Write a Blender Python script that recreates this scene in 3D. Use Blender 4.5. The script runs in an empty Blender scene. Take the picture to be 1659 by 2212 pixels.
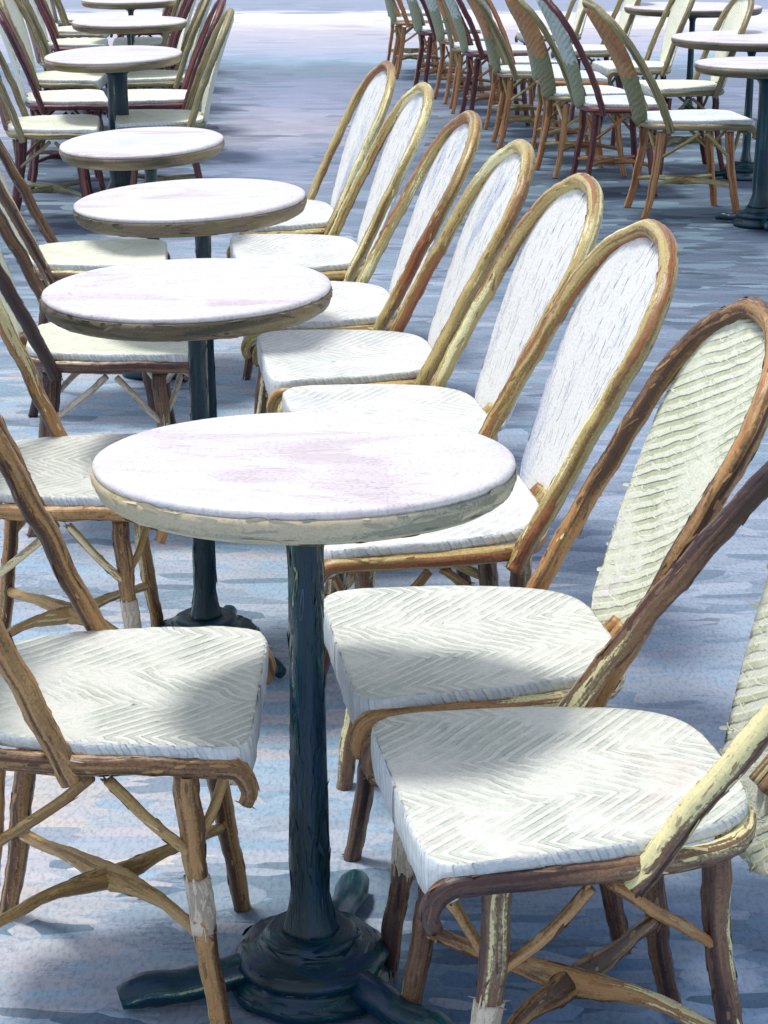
import bpy, bmesh, math, random
from mathutils import Vector, noise, Matrix
R = math.radians
scene = bpy.context.scene
C = scene.collection

# ------------------------------------------------------------ camera, sky, sun, exposure
cam_d = bpy.data.cameras.new('camera')
cam = bpy.data.objects.new('camera', cam_d); C.objects.link(cam)
cam.location = (0, 0, 1.537)
cam.rotation_euler = (math.pi / 2 - 0.313, 0, 0)
cam_d.sensor_fit = 'HORIZONTAL'; cam_d.sensor_width = 36
cam_d.lens = 36 * 4243 / 1659
cam_d.clip_end = 2000; cam_d.clip_start = 0.05
scene.camera = cam

SUN_EL, SUN_AZ = 72, -62          # degrees; azimuth from +Y (north) clockwise, so the sun is up on the far left
w = bpy.data.worlds.new('World'); scene.world = w; w.use_nodes = True
wt = w.node_tree; bg = wt.nodes['Background']
sky = wt.nodes.new('ShaderNodeTexSky'); sky.sky_type = 'NISHITA'; sky.sun_disc = False
sky.sun_elevation = R(SUN_EL); sky.sun_rotation = R(SUN_AZ)
sky.air_density = 1.0; sky.dust_density = 1.5; sky.ozone_density = 1.2
hs = wt.nodes.new('ShaderNodeHueSaturation'); hs.inputs['Saturation'].default_value = .55   # thin cloud greys the blue
wt.links.new(sky.outputs[0], hs.inputs['Color']); wt.links.new(hs.outputs[0], bg.inputs[0]); bg.inputs[1].default_value = 0.15
sd = bpy.data.lights.new('sun', 'SUN'); sd.energy = 2.3; sd.angle = R(11); sd.color = (1, .965, .90)
so = bpy.data.objects.new('sun', sd); C.objects.link(so)
dirv = Vector((math.sin(R(SUN_AZ)) * math.cos(R(SUN_EL)), math.cos(R(SUN_AZ)) * math.cos(R(SUN_EL)), math.sin(R(SUN_EL))))
so.rotation_euler = dirv.to_track_quat('Z', 'Y').to_euler(); so.location = dirv * 20
scene.view_settings.view_transform = 'Standard'; scene.view_settings.look = 'None'
scene.view_settings.exposure = 0.28; scene.view_settings.gamma = 1
scene.view_settings.use_curve_mapping = False

# ------------------------------------------------------------ helpers
def srgb(r, g, b):
    f = lambda c: (c / 255 / 12.92) if c / 255 <= .04045 else ((c / 255 + .055) / 1.055) ** 2.4
    return (f(r), f(g), f(b), 1)

class N:
    def __init__(s, name):
        s.m = bpy.data.materials.new(name); s.m.use_nodes = True
        s.t = s.m.node_tree; s.p = s.t.nodes['Principled BSDF']
    def n(s, typ, **kw):
        x = s.t.nodes.new('ShaderNode' + typ)
        for k, v in kw.items(): setattr(x, k, v)
        return x
    def l(s, a, b): s.t.links.new(a, b)
    def val(s, x, sock):
        if isinstance(x, (int, float)): sock.default_value = x
        else: s.l(x, sock)
    def math(s, op, a, b=0.0, c=None, clamp=False):
        x = s.n('Math', operation=op); x.use_clamp = clamp
        s.val(a, x.inputs[0]); s.val(b, x.inputs[1])
        if c is not None: s.val(c, x.inputs[2])
        return x.outputs[0]
    def scale(s, v, sc):
        x = s.n('VectorMath', operation='MULTIPLY'); s.l(v, x.inputs[0]); x.inputs[1].default_value = sc
        return x.outputs[0]
    def add(s, v, u):
        x = s.n('VectorMath', operation='ADD'); s.l(v, x.inputs[0]); s.l(u, x.inputs[1]); return x.outputs[0]
    def noise(s, v, scale=1.0, detail=3, rough=.55, dist=0.0):
        x = s.n('TexNoise'); s.l(v, x.inputs['Vector']); x.inputs['Scale'].default_value = scale
        x.inputs['Detail'].default_value = detail; x.inputs['Roughness'].default_value = rough
        x.inputs['Distortion'].default_value = dist
        return x.outputs[0]
    def ramp(s, f, stops, interp='LINEAR'):
        x = s.n('ValToRGB'); cr = x.color_ramp; cr.interpolation = interp
        while len(cr.elements) < len(stops): cr.elements.new(.5)
        for e, (p, c) in zip(cr.elements, stops): e.position = p; e.color = c
        s.l(f, x.inputs[0]); return x.outputs[0]
    def mix(s, f, a, b, mode='MIX'):
        x = s.n('Mix', data_type='RGBA', blend_type=mode)
        s.val(f, x.inputs[0])
        for q, i in ((a, 6), (b, 7)):
            if isinstance(q, tuple): x.inputs[i].default_value = q
            else: s.l(q, x.inputs[i])
        return x.outputs[2]
    def flow(s, rnd=True):
        a = s.n('Attribute', attribute_name='flow')
        if not rnd: return a.outputs['Vector']
        oi = s.n('ObjectInfo'); k = s.math('MULTIPLY', oi.outputs['Random'], 37.0)
        cb = s.n('CombineXYZ'); 
        for i in range(3): s.l(k, cb.inputs[i])
        return s.add(a.outputs['Vector'], cb.outputs[0])
    def bump(s, h, dist, strength=1.0, prev=None):
        b = s.n('Bump'); b.inputs['Distance'].default_value = dist; b.inputs['Strength'].default_value = strength
        s.l(h, b.inputs['Height'])
        if prev is not None: s.l(prev, b.inputs['Normal'])
        return b.outputs[0]

def paint(name, stops, sx=4, sy=60, rough=.55, speck=None, speck_amt=.62, bd=.0012, dist=.5, streak=.14, dith=.13, grain=230, zone=None):
    """oil-paint look: long soft strokes along flow.x, fine bristle marks, canvas grain"""
    s = N(name); f = s.flow()
    a = s.noise(s.scale(f, (sx, sy, sy)), 1, 3, .55, dist)
    br = s.noise(s.scale(f, (sx * 2.2, sy * 7, sy * 7)), 1, 3, .6, .2)
    gr = s.noise(f, grain, 2, .6)
    if zone is not None:                                    # slow change of paint along the piece
        z = s.noise(s.scale(f, (zone, 8, 8)), 1, 1, .5)
        a = s.math('ADD', a, s.math('MULTIPLY', s.math('SUBTRACT', z, .5), .75))
    a2 = s.math('ADD', a, s.math('ADD', s.math('MULTIPLY', s.math('SUBTRACT', gr, .5), dith), s.math('MULTIPLY', s.math('SUBTRACT', br, .5), dith * .7)))
    col = s.mix(.45, s.ramp(a2, stops, 'CONSTANT'), s.ramp(a2, stops))
    col = s.mix(streak, col, s.ramp(br, [(.35, (.25, .25, .25, 1)), (.65, (1, 1, 1, 1))]), 'MULTIPLY') if streak else col
    col = s.mix(1.0, col, s.ramp(gr, [(.30, (.78, .80, .84, 1)), (.52, (1, 1, 1, 1))]), 'MULTIPLY')
    if speck:
        big = s.noise(f, 14, 2)
        m = s.math('GREATER_THAN', s.math('ADD', s.math('MULTIPLY', gr, .75), s.math('MULTIPLY', big, .35)), speck_amt)
        col = s.mix(s.math('MULTIPLY', m, .5), col, speck)
    s.l(col, s.p.inputs['Base Color'])
    s.p.inputs['Roughness'].default_value = rough
    h = s.math('ADD', s.math('MULTIPLY', br, 1.0), s.math('MULTIPLY', gr, .6))
    s.l(s.bump(h, bd, .6), s.p.inputs['Normal'])
    return s.m

def weave(name, light, mid, dark, low=None, period=.025, col_w=.125, chev=True, amt=.8, slope=1.05, tint=None):
    """wicker: diagonal strands meeting in chevrons, thick paint ridges"""
    s = N(name); f = s.flow(False)
    oi = s.n('ObjectInfo')
    wob = s.noise(f, 16, 2, .5)
    sep = s.n('SeparateXYZ'); s.l(f, sep.inputs[0])
    y = s.math('ADD', s.math('ADD', sep.outputs[1], .055 if chev else 0), s.math('MULTIPLY', wob, .02))
    v = s.math('PINGPONG', y, col_w) if chev else y
    ph = s.math('ADD', s.math('ADD', sep.outputs[0], s.math('MULTIPLY', v, slope)), s.math('MULTIPLY', wob, .022))
    sn = s.math('SINE', s.math('MULTIPLY', ph, 2 * math.pi / period))
    sn = s.ramp(s.math('MULTIPLY_ADD', sn, .5, .5), [(.30, (0, 0, 0, 1)), (.72, (1, 1, 1, 1))])
    k = s.math('MULTIPLY', oi.outputs['Random'], 23.0)
    cb = s.n('CombineXYZ'); [s.l(k, cb.inputs[i]) for i in range(3)]
    fr = s.add(f, cb.outputs[0])
    patch = s.noise(fr, 9, 3, .6, .6)                       # where strands show more or less
    sn2 = s.math('MULTIPLY', sn, s.ramp(patch, [(.36, (.05,) * 3 + (1,)), (.60, (1, 1, 1, 1))]))
    br = s.noise(s.scale(fr, (60, 160, 60)), 1, 3, .6, 1.0)
    base = s.ramp(s.noise(fr, 6, 3, .6, .8), [(.32, mid), (.5, light), (.62, light), (.75, tint or mid)])
    if low:                                                 # lower half of the panel woven in another colour
        base = s.mix(s.math('GREATER_THAN', s.math('ADD', sep.outputs[0], s.math('MULTIPLY', wob, .1)), .36), low, base)
    col = s.mix(s.math('MULTIPLY', sn2, amt), base, dark)
    col = s.mix(.12, col, s.ramp(br, [(.35, (.3,) * 3 + (1,)), (.62, (1, 1, 1, 1))]), 'MULTIPLY')
    gr = s.noise(fr, 230, 2, .6)
    col = s.mix(1.0, col, s.ramp(gr, [(.30, (.84, .86, .88, 1)), (.50, (1, 1, 1, 1))]), 'MULTIPLY')
    s.l(col, s.p.inputs['Base Color']); s.p.inputs['Roughness'].default_value = .5
    h = s.math('SUBTRACT', s.math('MULTIPLY', br, .5), sn2)
    s.l(s.bump(gr, .0012, .6, s.bump(h, .0035, .8)), s.p.inputs['Normal'])
    return s.m

# ------------------------------------------------------------ materials
M = {}
c = srgb
M['cane'] = paint('cane', [(.0, c(66, 46, 42)), (.36, c(112, 80, 54)), (.43, c(158, 120, 76)), (.50, c(190, 150, 98)), (.58, c(204, 140, 84)), (.62, c(130, 96, 66)), (.67, c(240, 228, 174))], 1.5, 60, .38, zone=2.2)  # cream end stops, here to cane_dark, paint highlight streaks into the cane
M['cane_tan'] = paint('cane_tan', [(.0, c(130, 96, 60)), (.38, c(174, 138, 82)), (.46, c(200, 164, 104)), (.55, c(214, 178, 118)), (.61, c(172, 128, 78)), (.66, c(244, 232, 186))], 1.5, 60, .38, zone=2.2)
M['cane_gold'] = paint('cane_gold', [(.0, c(104, 66, 48)), (.32, c(176, 108, 66)), (.39, c(134, 104, 64)), (.46, c(182, 154, 96)), (.55, c(208, 190, 128)), (.61, c(176, 150, 88)), (.66, c(242, 236, 184))], 1.5, 60, .38, zone=2.8)
M['cane_dark'] = paint('cane_dark', [(.0, c(48, 34, 38)), (.40, c(82, 58, 52)), (.48, c(112, 82, 64)), (.56, c(150, 116, 86)), (.62, c(98, 72, 62)), (.68, c(236, 226, 170))], 1.5, 60, .38, zone=2.2)
M['cane_orange'] = paint('cane_orange', [(.0, c(98, 60, 40)), (.40, c(170, 110, 68)), (.48, c(198, 134, 84)), (.56, c(218, 172, 118)), (.64, c(150, 92, 66)), (.7, c(222, 206, 150))], 2.2, 80, .45)
M['cane_maroon'] = paint('cane_maroon', [(.0, c(36, 16, 22)), (.40, c(84, 42, 50)), (.52, c(120, 62, 68)), (.64, c(150, 96, 76))], 2.2, 80, .45)
M['cane_olive'] = paint('cane_olive', [(.0, c(70, 52, 40)), (.38, c(128, 120, 80)), (.50, c(172, 164, 118)), (.58, c(110, 70, 58)), (.66, c(216, 208, 168))], 2.2, 80, .45)
M['cream'] = paint('cream', [(.3, c(176, 160, 140)), (.5, c(222, 206, 184)), (.7, c(244, 238, 214))], 20, 60, .5, c(190, 178, 150))
M['wicker_sage'] = weave('wicker_sage', c(228, 229, 221), c(214, 218, 208), c(168, 180, 166), tint=c(224, 214, 208), amt=.55)
M['wicker_white'] = weave('wicker_white', c(234, 234, 230), c(220, 224, 222), c(190, 196, 190), amt=.6, tint=c(208, 214, 226))
M['wicker_cream'] = weave('wicker_cream', c(234, 236, 218), c(220, 226, 202), c(190, 196, 160), period=.022, chev=False, slope=-.55, amt=.9, tint=c(236, 230, 232))
M['wicker_ivory'] = weave('wicker_ivory', c(246, 248, 228), c(232, 238, 214), c(206, 212, 190), amt=.35)
M['wicker_mint'] = weave('wicker_mint', c(240, 246, 246), c(226, 236, 234), c(170, 190, 178), amt=.5)
M['wicker_edge'] = weave('wicker_edge', c(226, 230, 230), c(206, 214, 220), c(176, 196, 208), period=.02, chev=False, slope=0, amt=.4)
M['rattan_tan'] = weave('rattan_tan', c(196, 140, 80), c(168, 112, 62), c(150, 110, 70), c(132, 138, 98), period=.03, chev=False, slope=.4, amt=.5, tint=c(206, 160, 106))
M['rattan_sage'] = weave('rattan_sage', c(206, 220, 210), c(188, 204, 192), c(150, 168, 150), c(150, 156, 116), period=.03, chev=False, slope=.4, amt=.5)
M['rattan_plum'] = weave('rattan_plum', c(150, 112, 96), c(104, 62, 58), c(92, 50, 50), period=.03, chev=False, slope=.4, amt=.6, tint=c(196, 192, 140))
M['panel_white'] = paint('panel_white', [(.0, c(176, 186, 208)), (.36, c(206, 211, 221)), (.42, c(230, 231, 230)), (.62, c(238, 238, 236)), (.68, c(216, 210, 210)), (.73, c(190, 198, 216))], 2.0, 9, .5, None, .6, .0016, .7, .06, grain=180)  # pale blue stops paint shading strokes onto the white panels
M['marble'] = paint('marble', [(.0, c(206, 192, 198)), (.36, c(216, 205, 210)), (.42, c(224, 217, 220)), (.48, c(229, 227, 228)), (.57, c(222, 214, 218)), (.61, c(229, 227, 230)), (.67, c(210, 215, 226))], 2.2, 6, .45, None, .6, .0018, .9, .10, grain=160)
M['rim'] = paint('rim', [(.0, c(128, 132, 120)), (.36, c(170, 170, 152)), (.43, c(202, 192, 164)), (.56, c(216, 200, 170)), (.63, c(164, 156, 104)), (.70, c(158, 134, 120))], 2.2, 12, .5, zone=1.4)
M['rim_dark'] = paint('rim_dark', [(.0, c(46, 56, 46)), (.38, c(92, 84, 62)), (.50, c(132, 114, 98)), (.58, c(120, 112, 60)), (.68, c(168, 150, 136))], 3.5, 22, .5, zone=2.0)
M['iron'] = paint('iron', [(.0, c(6, 28, 42)), (.40, c(4, 56, 62)), (.46, c(4, 38, 80)), (.52, c(6, 66, 70)), (.57, c(6, 34, 58)), (.63, c(12, 96, 90)), (.68, c(8, 50, 104)), (.75, c(168, 180, 140))], 1.6, 30, .3, None, .6, .0012, .8, .06, zone=3)  # last, cream-green stop paints highlights into the iron colour

def ground_material():
    s = N('paving')
    pos = s.flow(False)                                     # lies along world x, y
    sp = s.n('SeparateXYZ'); s.l(pos, sp.inputs[0])
    # long horizontal strokes
    gr = s.noise(pos, 150, 2, .6); bd_ = s.noise(s.scale(pos, (22, 130, 1)), 1, 3, .6, .4)
    dith = s.math('ADD', s.math('MULTIPLY', s.math('SUBTRACT', gr, .5), .16), s.math('MULTIPLY', s.math('SUBTRACT', bd_, .5), .18))
    a0 = s.noise(s.scale(pos, (1.0, 2.1, 1)), 1, 3, .5, .8); a = s.math('ADD', a0, dith)
    col = s.ramp(a, [(.0, c(116, 138, 156)), (.35, c(144, 162, 180)), (.41, c(168, 180, 196)), (.46, c(178, 188, 202)), (.51, c(156, 184, 206)), (.57, c(192, 192, 200)), (.61, c(168, 184, 202)), (.65, c(138, 160, 182)), (.70, c(180, 204, 218))], 'CONSTANT')
    # smaller dabs
    vo = s.n('TexVoronoi'); wv = s.noise(pos, 5, 2)
    x = s.n('VectorMath', operation='MULTIPLY_ADD'); s.l(pos, x.inputs[0]); x.inputs[1].default_value = (5, 17, 1)
    nn = s.n('TexNoise'); s.l(pos, nn.inputs['Vector']); nn.inputs['Scale'].default_value = 6
    s.l(nn.outputs['Color'], x.inputs[2]); s.l(x.outputs[0], vo.inputs['Vector']); vo.inputs['Scale'].default_value = 1
    dab = s.n('SeparateColor'); s.l(vo.outputs['Color'], dab.inputs[0])
    dcol = s.ramp(dab.outputs[0], [(0, c(108, 128, 146)), (.2, c(172, 180, 194)), (.4, c(172, 198, 214)), (.6, c(200, 194, 200)), (.8, c(128, 144, 162))], 'CONSTANT')
    col = s.mix(s.math('MULTIPLY', s.ramp(s.noise(pos, 3, 2), [(.35, (0, 0, 0, 1)), (.65, (1, 1, 1, 1))]), .22), col, dcol)
    # bands of differing colour further down the square
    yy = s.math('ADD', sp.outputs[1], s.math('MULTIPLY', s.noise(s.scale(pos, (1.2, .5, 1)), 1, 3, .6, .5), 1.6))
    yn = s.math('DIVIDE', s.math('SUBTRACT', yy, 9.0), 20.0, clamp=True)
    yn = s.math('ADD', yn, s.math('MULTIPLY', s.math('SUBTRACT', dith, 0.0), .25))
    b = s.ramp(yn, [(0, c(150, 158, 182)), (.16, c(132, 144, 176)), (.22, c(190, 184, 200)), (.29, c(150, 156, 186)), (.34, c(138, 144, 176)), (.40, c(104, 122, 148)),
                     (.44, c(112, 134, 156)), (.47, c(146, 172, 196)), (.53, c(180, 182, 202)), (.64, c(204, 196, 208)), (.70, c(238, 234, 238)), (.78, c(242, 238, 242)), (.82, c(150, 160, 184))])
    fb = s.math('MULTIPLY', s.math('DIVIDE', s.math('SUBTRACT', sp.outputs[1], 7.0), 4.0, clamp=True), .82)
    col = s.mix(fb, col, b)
    # painted shade under near right chairs and far clusters, plus other tinted patches
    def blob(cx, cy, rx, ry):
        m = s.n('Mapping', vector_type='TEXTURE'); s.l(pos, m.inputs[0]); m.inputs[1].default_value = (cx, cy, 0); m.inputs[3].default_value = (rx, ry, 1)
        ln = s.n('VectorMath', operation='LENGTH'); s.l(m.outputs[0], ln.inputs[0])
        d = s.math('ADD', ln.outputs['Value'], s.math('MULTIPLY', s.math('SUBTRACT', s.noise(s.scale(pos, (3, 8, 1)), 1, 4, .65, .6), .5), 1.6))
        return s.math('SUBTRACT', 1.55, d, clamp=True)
    blue = s.ramp(s.noise(s.scale(pos, (5, 14, 1)), 1, 3, .6, .6), [(.38, c(44, 74, 104)), (.48, c(66, 104, 138)), (.56, c(56, 104, 146)), (.66, c(112, 136, 170))])  # dark blues painted as chair shade on the near right ground
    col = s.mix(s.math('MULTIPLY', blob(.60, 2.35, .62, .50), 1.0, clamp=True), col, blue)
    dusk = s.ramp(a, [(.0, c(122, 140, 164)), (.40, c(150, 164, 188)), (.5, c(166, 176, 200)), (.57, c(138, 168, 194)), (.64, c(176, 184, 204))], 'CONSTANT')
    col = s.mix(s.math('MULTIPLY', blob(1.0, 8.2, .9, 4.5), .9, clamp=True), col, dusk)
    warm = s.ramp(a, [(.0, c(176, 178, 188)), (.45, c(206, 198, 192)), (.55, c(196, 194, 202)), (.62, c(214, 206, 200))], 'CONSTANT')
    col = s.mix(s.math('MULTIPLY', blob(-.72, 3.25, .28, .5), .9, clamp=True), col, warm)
    cluster_shade = s.ramp(s.noise(s.scale(pos, (2, 5, 1)), 1, 3, .6, .6), [(.35, c(52, 70, 86)), (.5, c(78, 96, 118)), (.60, c(104, 130, 144)), (.72, c(146, 168, 174))])  # dark tones for the shade painted beneath both far clusters
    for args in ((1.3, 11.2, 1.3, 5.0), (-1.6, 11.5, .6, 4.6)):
        col = s.mix(s.math('MULTIPLY', blob(*args), 1.0, clamp=True), col, cluster_shade)
    # canvas-like grit
    col = s.mix(.20, col, s.ramp(bd_, [(.33, (.35, .38, .45, 1)), (.6, (1, 1, 1, 1))]), 'MULTIPLY')
    sm = s.math('GREATER_THAN', s.math('ADD', s.math('MULTIPLY', gr, .75), s.math('MULTIPLY', a0, .35)), .66)
    col = s.mix(s.math('MULTIPLY', sm, .45), col, c(120, 140, 160))
    real = s.n('NewGeometry').outputs['Position']
    g2 = s.noise(s.scale(real, (130, 60, 1)), 1, 2, .6)
    col = s.mix(1.0, col, s.ramp(g2, [(.32, (.70, .74, .80, 1)), (.54, (1, 1, 1, 1))]), 'MULTIPLY')
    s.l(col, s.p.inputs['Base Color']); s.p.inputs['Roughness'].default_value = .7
    s.l(s.bump(gr, .002, .6, s.bump(bd_, .003, .6)), s.p.inputs['Normal'])
    return s.m
M['paving'] = ground_material()

# ------------------------------------------------------------ mesh builders
class MB:
    def __init__(s): s.v = []; s.f = []; s.fl = []; s.d = []; s.sign = 1
    def add(s, co, fl): s.v.append(tuple(co)); s.fl.append(tuple(fl)); return len(s.v) - 1
    def dabs(s, dens, ln, wd, lift, seed, along=None, jf=1.0, up=False, lim=0):
        """raised touches of thick paint over the surface: dens per square metre, ln x wd long and wide"""
        rnd = random.Random(seed)
        V = [Vector(v) for v in s.v]; cen = sum(V, Vector()) / len(V)
        vol = 0; az = 0
        for f in s.f:
            p = [V[i] for i in f]; c_ = sum(p, Vector()) / len(p)
            n_ = (p[1] - p[0]).cross(p[2] - p[0]) if len(p) == 3 else (p[2] - p[0]).cross(p[3] - p[1])
            vol += n_.dot(c_ - cen); az += n_.z
        s.sign = 1 if (az if up else vol) > 0 else -1
        for f in list(s.f):
            p = [V[i] for i in f]; c_ = sum(p, Vector()) / len(p)
            n_ = (p[1] - p[0]).cross(p[2] - p[0]) if len(p) == 3 else (p[2] - p[0]).cross(p[3] - p[1])
            ar = n_.length / 2
            if ar < 1e-9 or len(p) > 4: continue
            n_.normalize()
            k = ar * dens; k = int(k) + (rnd.random() < k % 1)
            for _ in range(k):
                a, b = rnd.random(), rnd.random()
                if len(p) == 4: q = (p[0] * (1 - a) + p[1] * a) * (1 - b) + (p[3] * (1 - a) + p[2] * a) * b; fl = Vector(s.fl[f[0]]) * ((1 - a) * (1 - b)) + Vector(s.fl[f[1]]) * (a * (1 - b)) + Vector(s.fl[f[2]]) * (a * b) + Vector(s.fl[f[3]]) * ((1 - a) * b)
                else: q = c_; fl = Vector(s.fl[f[0]])
                if along: t = along(q, fl, rnd)
                else:                                        # direction in which flow.x grows
                    e1, e2 = p[1] - p[0], p[-1] - p[0]
                    t = e1 if abs(s.fl[f[1]][0] - s.fl[f[0]][0]) > abs(s.fl[f[-1]][0] - s.fl[f[0]][0]) else e2
                t = t - n_ * t.dot(n_)
                if t.length < 1e-7: continue
                t.normalize(); u = n_.cross(t)
                an = rnd.gauss(0, .16); t, u = t * math.cos(an) + u * math.sin(an), u * math.cos(an) - t * math.sin(an)
                L_, W_ = ln * rnd.uniform(.5, 1.3), wd * rnd.uniform(.5, 1.3); h_ = lift * rnd.uniform(.4, 1.3)
                fo = (fl[0] + rnd.gauss(0, .05) * jf, fl[1] + rnd.gauss(0, .004) * jf, fl[2] + rnd.gauss(0, .004) * jf)
                for nn in (n_ * s.sign,):
                    if lim and (math.hypot(q.x, q.y) > lim if lim > 0 else (math.hypot(q.x, q.y) < .035 or abs(q.x + .01) > .165 or abs(q.y) > .175 - max(0, -q.x) * .25)): continue
                    ids = []
                    for (x_, y_) in ((-1, 0), (-.7, .8), (.2, 1), (.9, .45), (1, -.3), (.3, -1), (-.75, -.75)):
                        j1 = 1 + rnd.uniform(-.25, .25)
                        ids.append(s.add(q + t * (x_ * L_ * .5 * j1) + u * (y_ * W_ * .5 * j1) - nn * lift * .35, fo))
                    ct = s.add(q + nn * h_, fo)
                    for i in range(7): s.d.append((ids[i], ids[(i + 1) % 7], ct))
        return s
    def build(s, name, mat, parent=None, smooth=True, label=None):
        me = bpy.data.meshes.new(name); me.from_pydata(s.v, [], s.f + s.d); me.update()
        bm = bmesh.new(); bm.from_mesh(me); bmesh.ops.recalc_face_normals(bm, faces=bm.faces); bm.to_mesh(me); bm.free()
        at = me.attributes.new('flow', 'FLOAT_VECTOR', 'POINT')
        at.data.foreach_set('vector', [q for t in s.fl for q in t])
        me.materials.append(M[mat] if isinstance(mat, str) else mat)
        me.polygons.foreach_set('use_smooth', [smooth] * len(me.polygons))
        o = bpy.data.objects.new(name, me); C.objects.link(o); o.parent = parent
        if label: o['label'] = label
        return o

def resample(pts, step, closed=False):
    """Catmull-Rom through pts, resampled evenly; pts = (x,y,z,r)"""
    P = [Vector(p) for p in pts]; out = []
    n = len(P)
    for i in range(n - 1):
        p0 = P[i - 1] if i else P[0] * 2 - P[1]; p1 = P[i]; p2 = P[i + 1]; p3 = P[i + 2] if i + 2 < n else P[-1] * 2 - P[-2]
        L = (Vector(p2[:3]) - Vector(p1[:3])).length; k = max(2, int(L / step))
        for j in range(k):
            t = j / k
            out.append(.5 * ((2 * p1) + (p2 - p0) * t + (2 * p0 - 5 * p1 + 4 * p2 - p3) * t * t + (3 * p1 - p0 - 3 * p2 + p3) * t ** 3))
    out.append(P[-1]); return out

def tube(mb, pts, seed=0, sides=12, step=.007, jit=.10, wob=.0016, flat=1.0):
    """tapering hand-drawn stroke of a tube; pts = [(x,y,z,r)...]"""
    P = resample([Vector(p) for p in pts], step)
    n = len(P); rings = []; L = 0; up = Vector((0, 0, 1)); prev = None
    for i, p in enumerate(P):
        a = Vector(P[max(i - 1, 0)][:3]); b = Vector(P[min(i + 1, n - 1)][:3]); t = (b - a).normalized()
        if prev is None:
            u = t.cross(Vector((.31, .9, .12))).normalized()
        else: u = (prev - t * prev.dot(t)).normalized()
        prev = u; vv = t.cross(u)
        pos = Vector(p[:3])
        if i: L += (pos - Vector(P[i - 1][:3])).length
        q = pos + Vector((noise.noise((seed * 3.1, L * 14, 1)), noise.noise((seed * 3.1, L * 14, 7)), noise.noise((seed * 3.1, L * 14, 13)))) * wob * 2
        ring = []
        for k in range(sides):
            th = 2 * math.pi * k / sides
            rr = p[3] * (1 + jit * (.35 * noise.noise((L * 190 + seed, math.cos(th) * 3, math.sin(th) * 3)) + .8 * noise.noise((L * 55 + seed, math.cos(th) * 1.2, math.sin(th) * 1.2)) + .8 * noise.noise((L * 16 + seed, math.cos(th), 5 + math.sin(th)))))
            ring.append(mb.add(q + u * math.cos(th) * rr + vv * math.sin(th) * rr * flat, (L + seed * .37, math.cos(th) * p[3], math.sin(th) * p[3])))
        rings.append(ring)
    for r0, r1 in zip(rings, rings[1:]):
        for k in range(sides):
            mb.f.append((r0[k], r0[(k + 1) % sides], r1[(k + 1) % sides], r1[k]))
    for ring, end in ((rings[0], P[0]), (rings[-1], P[-1])):
        cidx = mb.add(Vector(end[:3]), mb.fl[ring[0]])
        for k in range(sides): mb.f.append((ring[k], ring[(k + 1) % sides], cidx))

def lathe(mb, prof, seg=64, sy=1.0, jit=0.0, seed=0, flowmode='v', cap=True, lean=(0, 0)):
    """prof = [(r,z)...]"""
    rings = []
    for (r, z) in prof:
        ring = []
        for k in range(seg):
            th = 2 * math.pi * k / seg
            rr = r * (1 + jit * noise.noise((math.cos(th) * 2.5 + seed, math.sin(th) * 2.5, z * 12)))
            x, y = rr * math.cos(th), rr * math.sin(th) * sy
            fl = (z, math.cos(th) * .04, math.sin(th) * .04) if flowmode == 'v' else ((th if th < math.pi else 2 * math.pi - th) * .3 + seed, z + r, r * .3 + (0 if th < math.pi else 3)) if flowmode == 'h' else (x, y, z)
            ring.append(mb.add((x, y, z), fl))
        rings.append(ring)
    for a, b in zip(rings, rings[1:]):
        for k in range(seg): mb.f.append((a[k], a[(k + 1) % seg], b[(k + 1) % seg], b[k]))
    if cap:
        for ring, (r, z) in ((rings[0], prof[0]), (rings[-1], prof[-1])):
            ci = mb.add((0, 0, z), mb.fl[ring[0]])
            for k in range(seg): mb.f.append((ring[k], ring[(k + 1) % seg], ci))

# ------------------------------------------------------------ chair
def seat_outline(n=96):
    """plan of the seat: straight front at +x, rounded back; counter-clockwise"""
    pts = []
    for k in range(n):
        th = 2 * math.pi * k / n
        cx, sy = math.cos(th), math.sin(th)
        e = 11.0 if cx > 0 else 4.2
        rr = (abs(cx) ** e + abs(sy) ** e) ** (-1 / e)
        x = rr * cx * .205; y = rr * sy * (.212 + .012 * rr * cx - (.028 if cx < 0 else 0) * abs(rr * cx))
        pts.append((x, y))
    return pts

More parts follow.
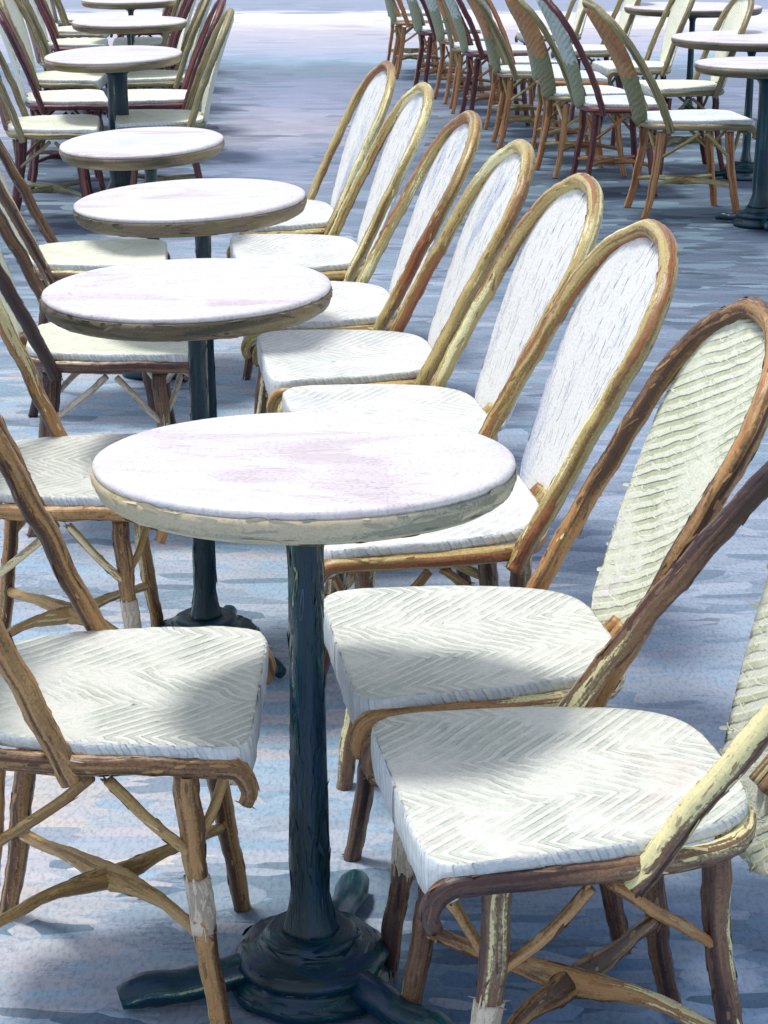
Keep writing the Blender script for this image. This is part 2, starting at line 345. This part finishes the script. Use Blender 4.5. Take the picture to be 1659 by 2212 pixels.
def make_seat(t, seatm, near=0, z0=.462):
    out = seat_outline(); n = len(out)
    per = [0]
    for k in range(n):
        a, b = out[k], out[(k + 1) % n]; per.append(per[-1] + math.hypot(a[0] - b[0], a[1] - b[1]))
    # (inward scale, dz, how much lower the front skirt hangs)
    side = [(.80, -.018, 0), (.985, -.019, 1.8), (.998, -.017, 1.7), (1.003, -.012, 1.0), (1.003, -.007, .3), (.999, -.0025, 0), (.990, -.0005, 0)]
    top = [(.994, -.003, 0), (.984, .0002, 0), (.955, 0, 0), (.86, -.001, 0), (.72, -.003, 0), (.56, -.005, 0), (.40, -.0065, 0), (.24, -.0078, 0)]
    for name, steps, mat in (('seat', top, seatm), ('seat_edge', side, 'wicker_edge')):
        mb = MB(); rings = []
        for si, (sc, dz, fr) in enumerate(steps):
            ring = []
            for k, (x, y) in enumerate(out):
                front = max(0, min(1, (x - .14) / .05))
                z = z0 + dz - fr * front * .022 - .004 * front
                j = .0026 * noise.noise((x * 70, y * 70, si * 1.7 + 9 * (name == 'seat'))) * (1 if sc > .9 else 0)
                fl = (x * sc, y * sc, 0) if name == 'seat' else (per[k] + dz * .5, dz, 0)
                ring.append(mb.add((x * sc + j, y * sc + j, z + j * .6), fl))
            rings.append(ring)
        for a, b in zip(rings, rings[1:]):
            for k in range(n): mb.f.append((a[k], a[(k + 1) % n], b[(k + 1) % n], b[k]))
        if name == 'seat':
            mb.f.append(tuple(rings[-1]))
        else:
            ci = mb.add((0, 0, z0 - .026), (0, 0, 0))
            for k in range(n): mb.f.append((rings[0][k], rings[0][(k + 1) % n], ci))
        if near:
            def strand(q, fl, rnd):
                v = (fl[1] + .055) % .25
                return Vector((1.05, -1 if v < .125 else 1, 0))
            if name == 'seat': mb.dabs(3000 * near, .026, .0052, .0011, 3, strand, .12, True, -1)
        mb.build(name, mat, t)

UB = [-.125]; PB = [.060]
def back_pt(t, y, lean, h, curve):
    """point on the reclining back plane: t 0..1 up the back"""
    x = UB[0] - lean * (t * (1 - curve) + curve * t * t)
    return Vector((x, y, .405 + h * t))

def arch_half(t):
    """half width of the arch at height fraction t"""
    w0 = .213
    if t < .62: return w0 - .012 * t
    u = (t - .62) / .38
    return (w0 - .0075) * math.sqrt(max(0, 1 - u ** 2.3))

def make_back_frame(lean, h, curve, r=.0165):
    mb = MB(); pts = []
    ts = [0, .12, .25, .38, .5, .62, .72, .80, .87, .93, .97, .992]
    for s in (-1, 1):
        seq = ts if s < 0 else ts[::-1]
        for t in seq:
            p = back_pt(t, s * arch_half(t), lean, h, curve)
            pts.append((p.x, p.y, p.z, r * (1 if t > .05 else .92)))
        if s < 0:
            p = back_pt(1, 0, lean, h, curve); pts.append((p.x, p.y, p.z, r * 1.02))
    tube(mb, pts, seed=3, sides=14, step=.006, jit=.12, wob=.002)
    return mb

def make_panel(lean, h, curve, t0=.09, wide=1.0):
    """tongue of wicker hung inside the arch"""
    mb = MB(); n = 34; m = 16; th = .010
    grid = {}
    for side in (0, 1):
        for i in range(n + 1):
            t = t0 + (.975 - t0) * i / n
            q = i / n
            hw = min(.108 + .115 * q ** .8, arch_half(t) - .014)
            hw = max(hw, .012) * wide
            if q < .10: hw *= math.sqrt(max(.05, 1 - ((.10 - q) / .10) ** 2)) * .9 + .1
            for j in range(m + 1):
                v = -1 + 2 * j / m
                p = back_pt(t, v * hw, lean, h, curve)
                nrm = Vector((h, 0, lean)).normalized()
                bow = .022 * (1 - v * v)
                edge = 1 - abs(v) ** 6
                ee = min(1, q / .04, (1 - q) / .03) if 0 < q < 1 else 0
                off = th * edge * (.35 + .65 * ee) * (1 if side == 0 else -1) - bow - PB[0] * (1 - q) ** 1.2
                jj = .0022 * noise.noise((q * 30, v * 3 + side * 5, 2))
                pp = p + nrm * off + Vector((0, jj * (2 if abs(v) == 1 else 0), jj))
                grid[side, i, j] = mb.add(pp, (t * h * 1.15, v * hw, side * 3))
    for side in (0, 1):
        for i in range(n):
            for j in range(m):
                mb.f.append((grid[side, i, j], grid[side, i + 1, j], grid[side, i + 1, j + 1], grid[side, i, j + 1]))
    for i in range(n):
        for j in (0, m):
            mb.f.append((grid[0, i, j], grid[0, i + 1, j], grid[1, i + 1, j], grid[1, i, j]))
    for j in range(m):
        for i in (0, n):
            mb.f.append((grid[0, i, j], grid[0, i, j + 1], grid[1, i, j + 1], grid[1, i, j]))
    return mb

LEGS = {'fl': ((.115, .165), (.158, .188)), 'fr': ((.115, -.165), (.158, -.188)), 'rl': ((-.150, .14), (-.205, .165)), 'rr': ((-.150, -.14), (-.205, -.165))}
def legp(k, z):
    (x0, y0), (x1, y1) = LEGS[k]; t = 1 - z / .405
    b = .010 * math.sin(t * math.pi)
    return Vector((x0 + (x1 - x0) * t ** 1.15 - math.copysign(b, x0) * .6, y0 + (y1 - y0) * t - math.copysign(b, y0) * .5, z))

def make_chair(name, frame, legm, seatm, panelm, braceM=None, stemm=None, lean=.29, h=.53, curve=.12, detail=True, rl=.0165, near=0, band='fl'):
    D = lambda mb, sd_, k=1.0: mb.dabs(3000 * near * k, .028, .0050, .0006, sd_, jf=1.0) if near else mb
    t = bpy.data.objects.new(name, None); C.objects.link(t); t.empty_display_size = .1
    braceM = braceM or frame
    make_seat(t, seatm, near)
    # cane rail that runs round under the seat, its ends curled down at the front
    mb = MB(); pts = [(.196, -.213, .376, .010), (.203, -.214, .398, .0125), (.188, -.214, .424, .0145), (.15, -.215, .430, .0145), (.05, -.213, .431, .0145), (-.05, -.207, .431, .0145), (-.14, -.186, .431, .0145), (-.188, -.13, .431, .014), (-.201, 0, .431, .014)]
    pts = pts + [(x, -y, z, r) for x, y, z, r in pts[-2::-1]]
    tube(mb, pts, seed=9, step=.007, jit=.12)
    D(mb, 1).build('seat_rail', frame, t)
    mb = MB(); tube(mb, [(.180, -.18, .398, .011), (.186, 0, .398, .011), (.180, .18, .398, .011)], seed=5); D(mb, 2).build('front_rail', frame, t)
    D(make_back_frame(lean, h, curve), 3).build('back_frame', frame, t)
    pm = make_panel(lean, h, curve)
    if near: pm.dabs(1500 * near, .030, .006, .0014, 8, (lambda q, fl, rnd: Vector((.35, 1, .15))) if panelm != 'panel_white' else None, .25)
    pn = pm.build('back_panel', panelm, t)
    a = back_pt(.02, 0, lean, h, curve); b = back_pt(.20, 0, lean, h, curve)
    mb = MB(); tube(mb, [(a.x - PB[0], -.014, a.z, .012), (b.x - PB[0] * .87, -.012, b.z - .045, .013)], seed=6); tube(mb, [(a.x - PB[0], .014, a.z, .012), (b.x - PB[0] * .87, .012, b.z - .045, .013)], seed=7)
    mb.build('panel_stem', stemm or frame, t)
    for i, k in enumerate(LEGS):
        mb = MB(); zs = [.404, .32, .22, .11, .0]
        tube(mb, [(*legp(k, z), rl * (1.08 - .22 * (1 - z / .404))) for z in zs], seed=11 + i * 2.3, sides=12, jit=.13, wob=.0022)
        leg = D(mb, 10 + i).build('leg', legm, t)
        if detail and k == band:
            mb = MB(); tube(mb, [(*legp(k, .245), rl * 1.10), (*legp(k, .165), rl * 1.06)], seed=31 + i, jit=.06, wob=.001)
            D(mb, 20).build('binding', 'cream', leg)
    for i, k in enumerate(LEGS):
        s = 1 if k[0] == 'f' else -1; sy = 1 if k[1] == 'l' else -1
        a = legp(k, .275); yy = .2 if k[0] == 'f' else .19
        mb = MB(); tube(mb, [(a.x, a.y, a.z, .0075), ((a.x + (.02 if s > 0 else -.02)) / 2, (a.y + sy * yy) / 2 + sy * .008, .335, .008), ((.015 if s > 0 else -.01), sy * yy, .403, .008)], seed=51 + i, sides=8)
        D(mb, 30 + i).build('brace', braceM, t)
        mb = MB(); a = legp(k, .29)
        ex = .178 if s > 0 else -.185
        tube(mb, [(a.x, a.y, a.z, .007), ((a.x + ex) / 2, a.y * .78, .34, .0075), (ex * .97, a.y * .52, .398, .0075)], seed=61 + i, sides=8)
        D(mb, 30 + i).build('brace', braceM, t)
    mb = MB()
    for i, (k, q) in enumerate((('fl', 'rr'), ('fr', 'rl'))):
        a, b = legp(k, .150), legp(q, .150); mid = (a + b) / 2
        tube(mb, [(a.x, a.y, a.z, .0105), (a.x * .5 + mid.x * .5, a.y * .42, .160, .012), (mid.x, 0, .154 + .004 * i, .021), (b.x * .5 + mid.x * .5, b.y * .42, .160, .012), (b.x, b.y, b.z, .0105)], seed=71 + i, jit=.14, flat=.72)
    D(mb, 40).build('cross_stretcher', braceM, t)
    return t

def dup(root):
    def cp(o, parent):
        n_ = o.copy(); C.objects.link(n_); n_.parent = parent
        for ch in o.children: 
            if ch is not n_: cp(ch, n_)
        return n_
    kids = list(root.children)
    r = root.copy(); C.objects.link(r)
    for ch in kids: cp(ch, r)
    return r

protos = {}; used = set()
def chair(kind, x, y, rot, label, group, sx=1, sy=1, sz=1):
    if kind not in used: o = protos[kind]; used.add(kind)
    else: o = dup(protos[kind])
    o.location = (x, y, 0); o.rotation_euler = (0, 0, rot); o.scale = (sx, sy, sz)
    o['label'] = label; o['category'] = 'chair'; o['group'] = group
    return o

# ------------------------------------------------------------ tables
def make_table(x, y, r, sy, rimm, label, tilt=0, foot0=188, reach=.8, h=.74, seed=0, rp=.019, rz=0):
    t = bpy.data.objects.new('bistro_table', None); C.objects.link(t); t.location = (x, y, 0)
    t['label'] = label; t['category'] = 'table'; t['group'] = 'round white bistro tables'
    th = .050
    mb = MB(); lathe(mb, [(r * .93, h - .012), (r - .003, h - .012), (r - .001, h - .007), (r - .002, h - .003), (r - .008, h), (r * .9, h), (r * .7, h), (r * .45, h), (r * .2, h)], 96, sy, .005, seed, 'p')
    if y < 6: mb.dabs(1700, .05, .006, .0010, seed, lambda q, fl, rnd: Vector((1, -q.x * q.y * 6, 0)) if math.hypot(q.x, q.y) < r * .7 else Vector((-q.y, q.x, 0)), .25, True, r * min(sy, 1) * .93)
    top = mb.build('tabletop', 'marble', t)
    mb = MB(); lathe(mb, [(r * .5, h - th - .002), (r - .045, h - th), (r - .018, h - th + .002), (r - .006, h - th + .010), (r + .0015, h - .022), (r + .001, h - .0125), (r - .01, h - .011)], 96, sy, .008, seed, 'h')
    if y < 6: mb.dabs(1800, .035, .008, .0009, seed + 3, lambda q, fl, rnd: Vector((-q.y, q.x, 0)), 1.5)
    rim = mb.build('table_edge', rimm, t)
    for o in (top, rim): o.rotation_euler = (0, tilt, rz)
    mb = MB()
    lathe(mb, [(rp * 3.2, h - th - .004), (rp * 3.2, h - th - .012), (rp * 1.3, h - th - .03), (rp, h - .1), (rp * .96, .55), (rp * 1.04, .38), (rp * 1.2, .20), (rp * 1.15, .15), (rp * 1.35, .125), (rp * 1.6, .10), (rp * 1.8, .088)], 32, 1, .10, seed + 4, 'v')
    if y < 6: mb.dabs(3500, .045, .005, .0010, seed + 5, lambda q, fl, rnd: Vector((0, 0, 1)), 1.5)
    mb.build('column', 'iron', t)
    mb = MB()
    lathe(mb, [(.045, .094), (.060, .092), (.068, .084), (.064, .076), (.080, .070), (.102, .064), (.112, .054), (.108, .044), (.100, .040), (.106, .030), (.120, .022), (.120, .008), (.112, 0.002)], 48, 1, .05, seed + 9, 'h')
    if y < 6: mb.dabs(2500, .035, .006, .0014, seed + 6, lambda q, fl, rnd: Vector((-q.y, q.x, 0)), 1.5)
    mb.build('base', 'iron', t)
    for a in (0, 120, 240):
        A = R(foot0 + a); ux, uy = math.cos(A), math.sin(A)
        mb = MB(); tube(mb, [(ux * d * reach, uy * d * reach, z, q * (.7 + .3 * (reach > .9))) for d, z, q in ((.08, .040, .024), (.13, .034, .025), (.18, .028, .023), (.23, .030, .026), (.265, .022, .018))], seed=seed + a, jit=.10, flat=1.0)
        mb.build('foot', 'iron', t)
    return t

# ------------------------------------------------------------ ground
mb = MB(); S = 400
for q in ((-S, -S, 0), (S, -S, 0), (S, S, 0), (-S, S, 0)): mb.add(q, q)
mb.f.append((0, 1, 2, 3))
rnd = random.Random(5)
def ground_dab(x, y, L_, W_):
    an = rnd.gauss(0, .12); ca, sa = math.cos(an), math.sin(an); ids = []
    fo = (x + rnd.gauss(0, .14), y + rnd.gauss(0, .06) * (1 + y * .18), 0)
    for (a, b) in ((-1, .1), (-.8, .8), (-.2, 1), (.4, .85), (.95, .6), (1.05, -.2), (.6, -.9), (0, -1), (-.7, -.75)):
        k = 1 + rnd.uniform(-.2, .2); a *= L_ / 2 * k; b *= W_ / 2 * k
        ids.append(mb.add((x + a * ca - b * sa, y + a * sa + b * ca, -.0008), fo))
    ct = mb.add((x, y, .0016 + .0008 * rnd.random()), fo)
    for t in range(9): mb.d.append((ids[t], ids[(t + 1) % 9], ct))
for _ in range(3000):
    y = rnd.uniform(1.7, 9.0); hw = .35 + y * .22
    ground_dab(rnd.uniform(-hw, hw), y, rnd.uniform(.08, .30) * (1 + y * .06), rnd.uniform(.025, .075) * (1 + y * .12))
for _ in range(2200):
    y = rnd.uniform(8.5, 30); hw = .4 + y * .22
    ground_dab(rnd.uniform(-hw, hw), y, rnd.uniform(.15, .6) * (.6 + y * .05), rnd.uniform(.08, .26) * (.5 + y * .06))
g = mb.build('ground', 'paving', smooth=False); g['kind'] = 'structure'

# ------------------------------------------------------------ the things
PI = math.pi
make_table(-.106, 2.515, .283, .84, 'rim', 'largest white bistro table in front, with beige edge and dark green column', seed=1, foot0=196, reach=1.05, h=.80, rp=.0245)
make_table(-.366, 3.77, .281, 1.05, 'rim_dark', 'second white bistro table from the front, pinkish top with brown edge', tilt=R(-1.2), seed=2, foot0=200, h=.78)
make_table(-.452, 4.88, .288, 1.12, 'rim_dark', 'third white bistro table from the front, lilac white top with olive edge', tilt=R(-2.2), seed=3, foot0=170, h=.78)
make_table(-.735, 6.22, .255, 1.4, 'rim_dark', 'fourth white bistro table from the front, before the far left chair cluster', tilt=R(-1.8), seed=4, foot0=180, h=.75)
make_table(-1.265, 9.5, .32, 1.5, 'rim_dark', 'white table on a thick dark column between the far left seats', tilt=R(-1), seed=5, rp=.048)
make_table(-1.48, 11.75, .33, 1.3, 'rim_dark', 'far left white table just behind the one with the thick dark column', seed=6)
make_table(-1.74, 13.9, .33, 1.3, 'rim_dark', 'farthest white table at the top edge among the far left chairs', seed=7)
make_table(1.735, 9.05, .33, .9, 'rim_dark', 'white table at right edge, dark blue column beside the orange legged chair', seed=8, rp=.036, foot0=30)
make_table(1.93, 10.55, .42, 1.0, 'rim_dark', 'wide white table at the upper right behind the blue columned table', seed=9)
make_table(2.0, 13.1, .44, 1.0, 'rim_dark', 'white table touching the top edge at the upper right', seed=10)

UB[0] = -.03; PB[0] = .215
protos['near_right'] = make_chair('bistro_chair', 'cane_dark', 'cane_dark', 'wicker_sage', 'wicker_cream', 'cane', lean=.40, h=.50, near=1)
protos['near_left'] = make_chair('bistro_chair', 'cane', 'cane', 'wicker_sage', 'wicker_sage', 'cane_tan', lean=.25, near=1, band='fr')
UB[0] = -.125; PB[0] = .060
protos['right'] = make_chair('bistro_chair', 'cane', 'cane_dark', 'wicker_sage', 'wicker_cream', 'cane', lean=.30, near=1)
protos['mid'] = make_chair('bistro_chair', 'cane_gold', 'cane_dark', 'wicker_white', 'panel_white', 'cane_gold', lean=.29, near=.6)
protos['left_dark'] = make_chair('bistro_chair', 'cane_dark', 'cane_dark', 'wicker_ivory', 'wicker_ivory', 'cream', lean=.27, near=.6, band='fr')
protos['far_left'] = make_chair('bistro_chair', 'cane_maroon', 'cane_maroon', 'wicker_ivory', 'wicker_ivory', lean=.22, curve=.3, detail=False)
protos['far_left_plum'] = make_chair('bistro_chair', 'cane_olive', 'cane_maroon', 'wicker_ivory', 'rattan_plum', lean=.22, curve=.3, detail=False)
protos['far_left_olive'] = make_chair('bistro_chair', 'cane_olive', 'cane_maroon', 'wicker_ivory', 'wicker_ivory', lean=.22, curve=.3, detail=False)
protos['far_right'] = make_chair('bistro_chair', 'cane_olive', 'cane_orange', 'wicker_mint', 'rattan_tan', 'cane_gold', lean=.30, curve=.5, detail=False, h=.58)
protos['far_right_tan'] = make_chair('bistro_chair', 'cane_orange', 'cane_orange', 'wicker_mint', 'rattan_sage', 'cane_gold', lean=.28, curve=.5, detail=False, h=.56)
protos['far_right_maroon'] = make_chair('bistro_chair', 'cane_maroon', 'cane_maroon', 'wicker_mint', 'rattan_sage', 'cane_orange', lean=.30, curve=.5, detail=False, h=.58)

GR = 'white wicker chairs in the right row facing the tables'
rot = PI + .13
chair('near_right', .225, 2.26, rot + .05, 'nearest white wicker chair at lower right with herringbone seat and thick cane upright', GR, 1.05, .98)
chair('right', .131, 2.735, rot + .02, 'white wicker chair behind the nearest one, cream striped back cut by right edge', GR)
chair('mid', .06, 3.42, rot, 'white wicker chair whose tall gold arched back rises just right of the front table', GR, 1.04, 1.26)
chair('mid', .01, 4.0, rot + .02, 'white wicker chair with yellow cane arch directly behind the one right of the front table', GR, 1, 1.2)
chair('mid', -.085, 4.56, rot, 'white wicker chair with wide seat visible between the first and second tables', GR, 1, 1.16)
chair('mid', -.18, 5.16, rot - .02, 'white wicker chair level with the third table, third from the far end', GR, 1, 1.28)
chair('mid', -.262, 5.9, rot, 'white wicker chair second from the far end of the right row', GR, .94, 1.35)
chair('mid', -.345, 6.62, rot + .03, 'farthest white wicker chair of the right row, standing against open pale ground', GR, .88, 1.35)

GL = 'wicker chairs in the left row facing the tables'
chair('near_left', -.378, 2.55, .0, 'nearest left wicker chair with sage herringbone seat and crossed cane stretcher', GL, 1.0, .98)
chair('near_left', -.60, 3.62, .04, 'second wicker chair of the left row, its seat corner beside the front table', GL, .92)
chair('left_dark', -.67, 4.74, .10, 'third wicker chair of the left row with dark brown upright and orange rail', GL)
chair('left_dark', -.86, 5.86, .10, 'fourth wicker chair of the left row with ivory seat behind the second table', GL)

GML = 'ivory chairs in the far left cluster left of its tables'
words = ['first', 'second', 'third', 'fourth', 'fifth', 'sixth', 'seventh', 'eighth']
for i, (x, y) in enumerate([(-1.52, 9.15), (-1.64, 10.3), (-1.80, 11.4), (-1.95, 12.6), (-2.10, 13.8), (-2.26, 15.0), (-2.42, 16.2)]):
    chair(['far_left_plum', 'far_left', 'far_left_olive'][i % 3], x, y, .12 + .1 * math.sin(i * 2.3), '%s ivory seated chair from the front in the leftmost far row' % words[i], GML, 1.0, 1.35)
GMR = 'ivory chairs in the far left cluster right of its tables'
for i, (x, y) in enumerate([(-1.06, 9.4), (-1.17, 10.35), (-1.32, 11.45), (-1.50, 12.7), (-1.66, 13.9), (-1.80, 15.2), (-1.95, 16.6)]):
    chair('far_left_olive' if i % 2 == 0 else 'far_left', x, y, PI + .12 + .1 * math.sin(i * 3.1), '%s ivory seated chair of the far row facing left, near dark column' % words[i], GMR, 1.0, 1.3)
GD = 'tan backed chairs in the upper right cluster'
chair('far_right', 1.455, 9.42, .12, 'wide mint seated chair with orange cane legs standing by the blue table column', GD, 1.22, 1.05)
kinds = ['far_right_maroon', 'far_right', 'far_right_tan', 'far_right', 'far_right_tan', 'far_right_maroon', 'far_right', 'far_right_tan']
nth = ['directly', 'second', 'third', 'fourth', 'fifth', 'sixth', 'seventh', 'eighth', 'ninth', 'tenth', 'eleventh', 'twelfth']
col_word = {'far_right_maroon': 'maroon framed chair with pale back', 'far_right': 'olive framed chair with orange back', 'far_right_tan': 'tan framed chair with pale back'}
for i in range(12):
    y = 10.1 + i * .60 + .05 * math.sin(i * 2.1); x = 1.19 - i * .087 + .03 * math.sin(i * 3.7)
    k = kinds[i % 8]
    lab = '%s, %s behind the orange legged one at upper right' % (col_word[k], nth[i])
    chair(k, x, y, .12 + .12 * math.sin(i * 1.9), lab, GD, 1.0 + .1 * math.sin(i * 2.7), 1.0, 1 + .04 * math.sin(i * 4.1))
GF = 'pale seated chairs across the upper right tables'
for i, (x, y) in enumerate([(1.62, 10.9), (1.5, 12.1), (1.36, 13.3), (1.2, 14.6)]):
    chair('far_left_olive', x, y, PI + .12, ['nearest', 'second', 'third', 'farthest'][i] + ' chair facing left beyond the tan backed chairs at upper right', GF, 1.0, 1.1)
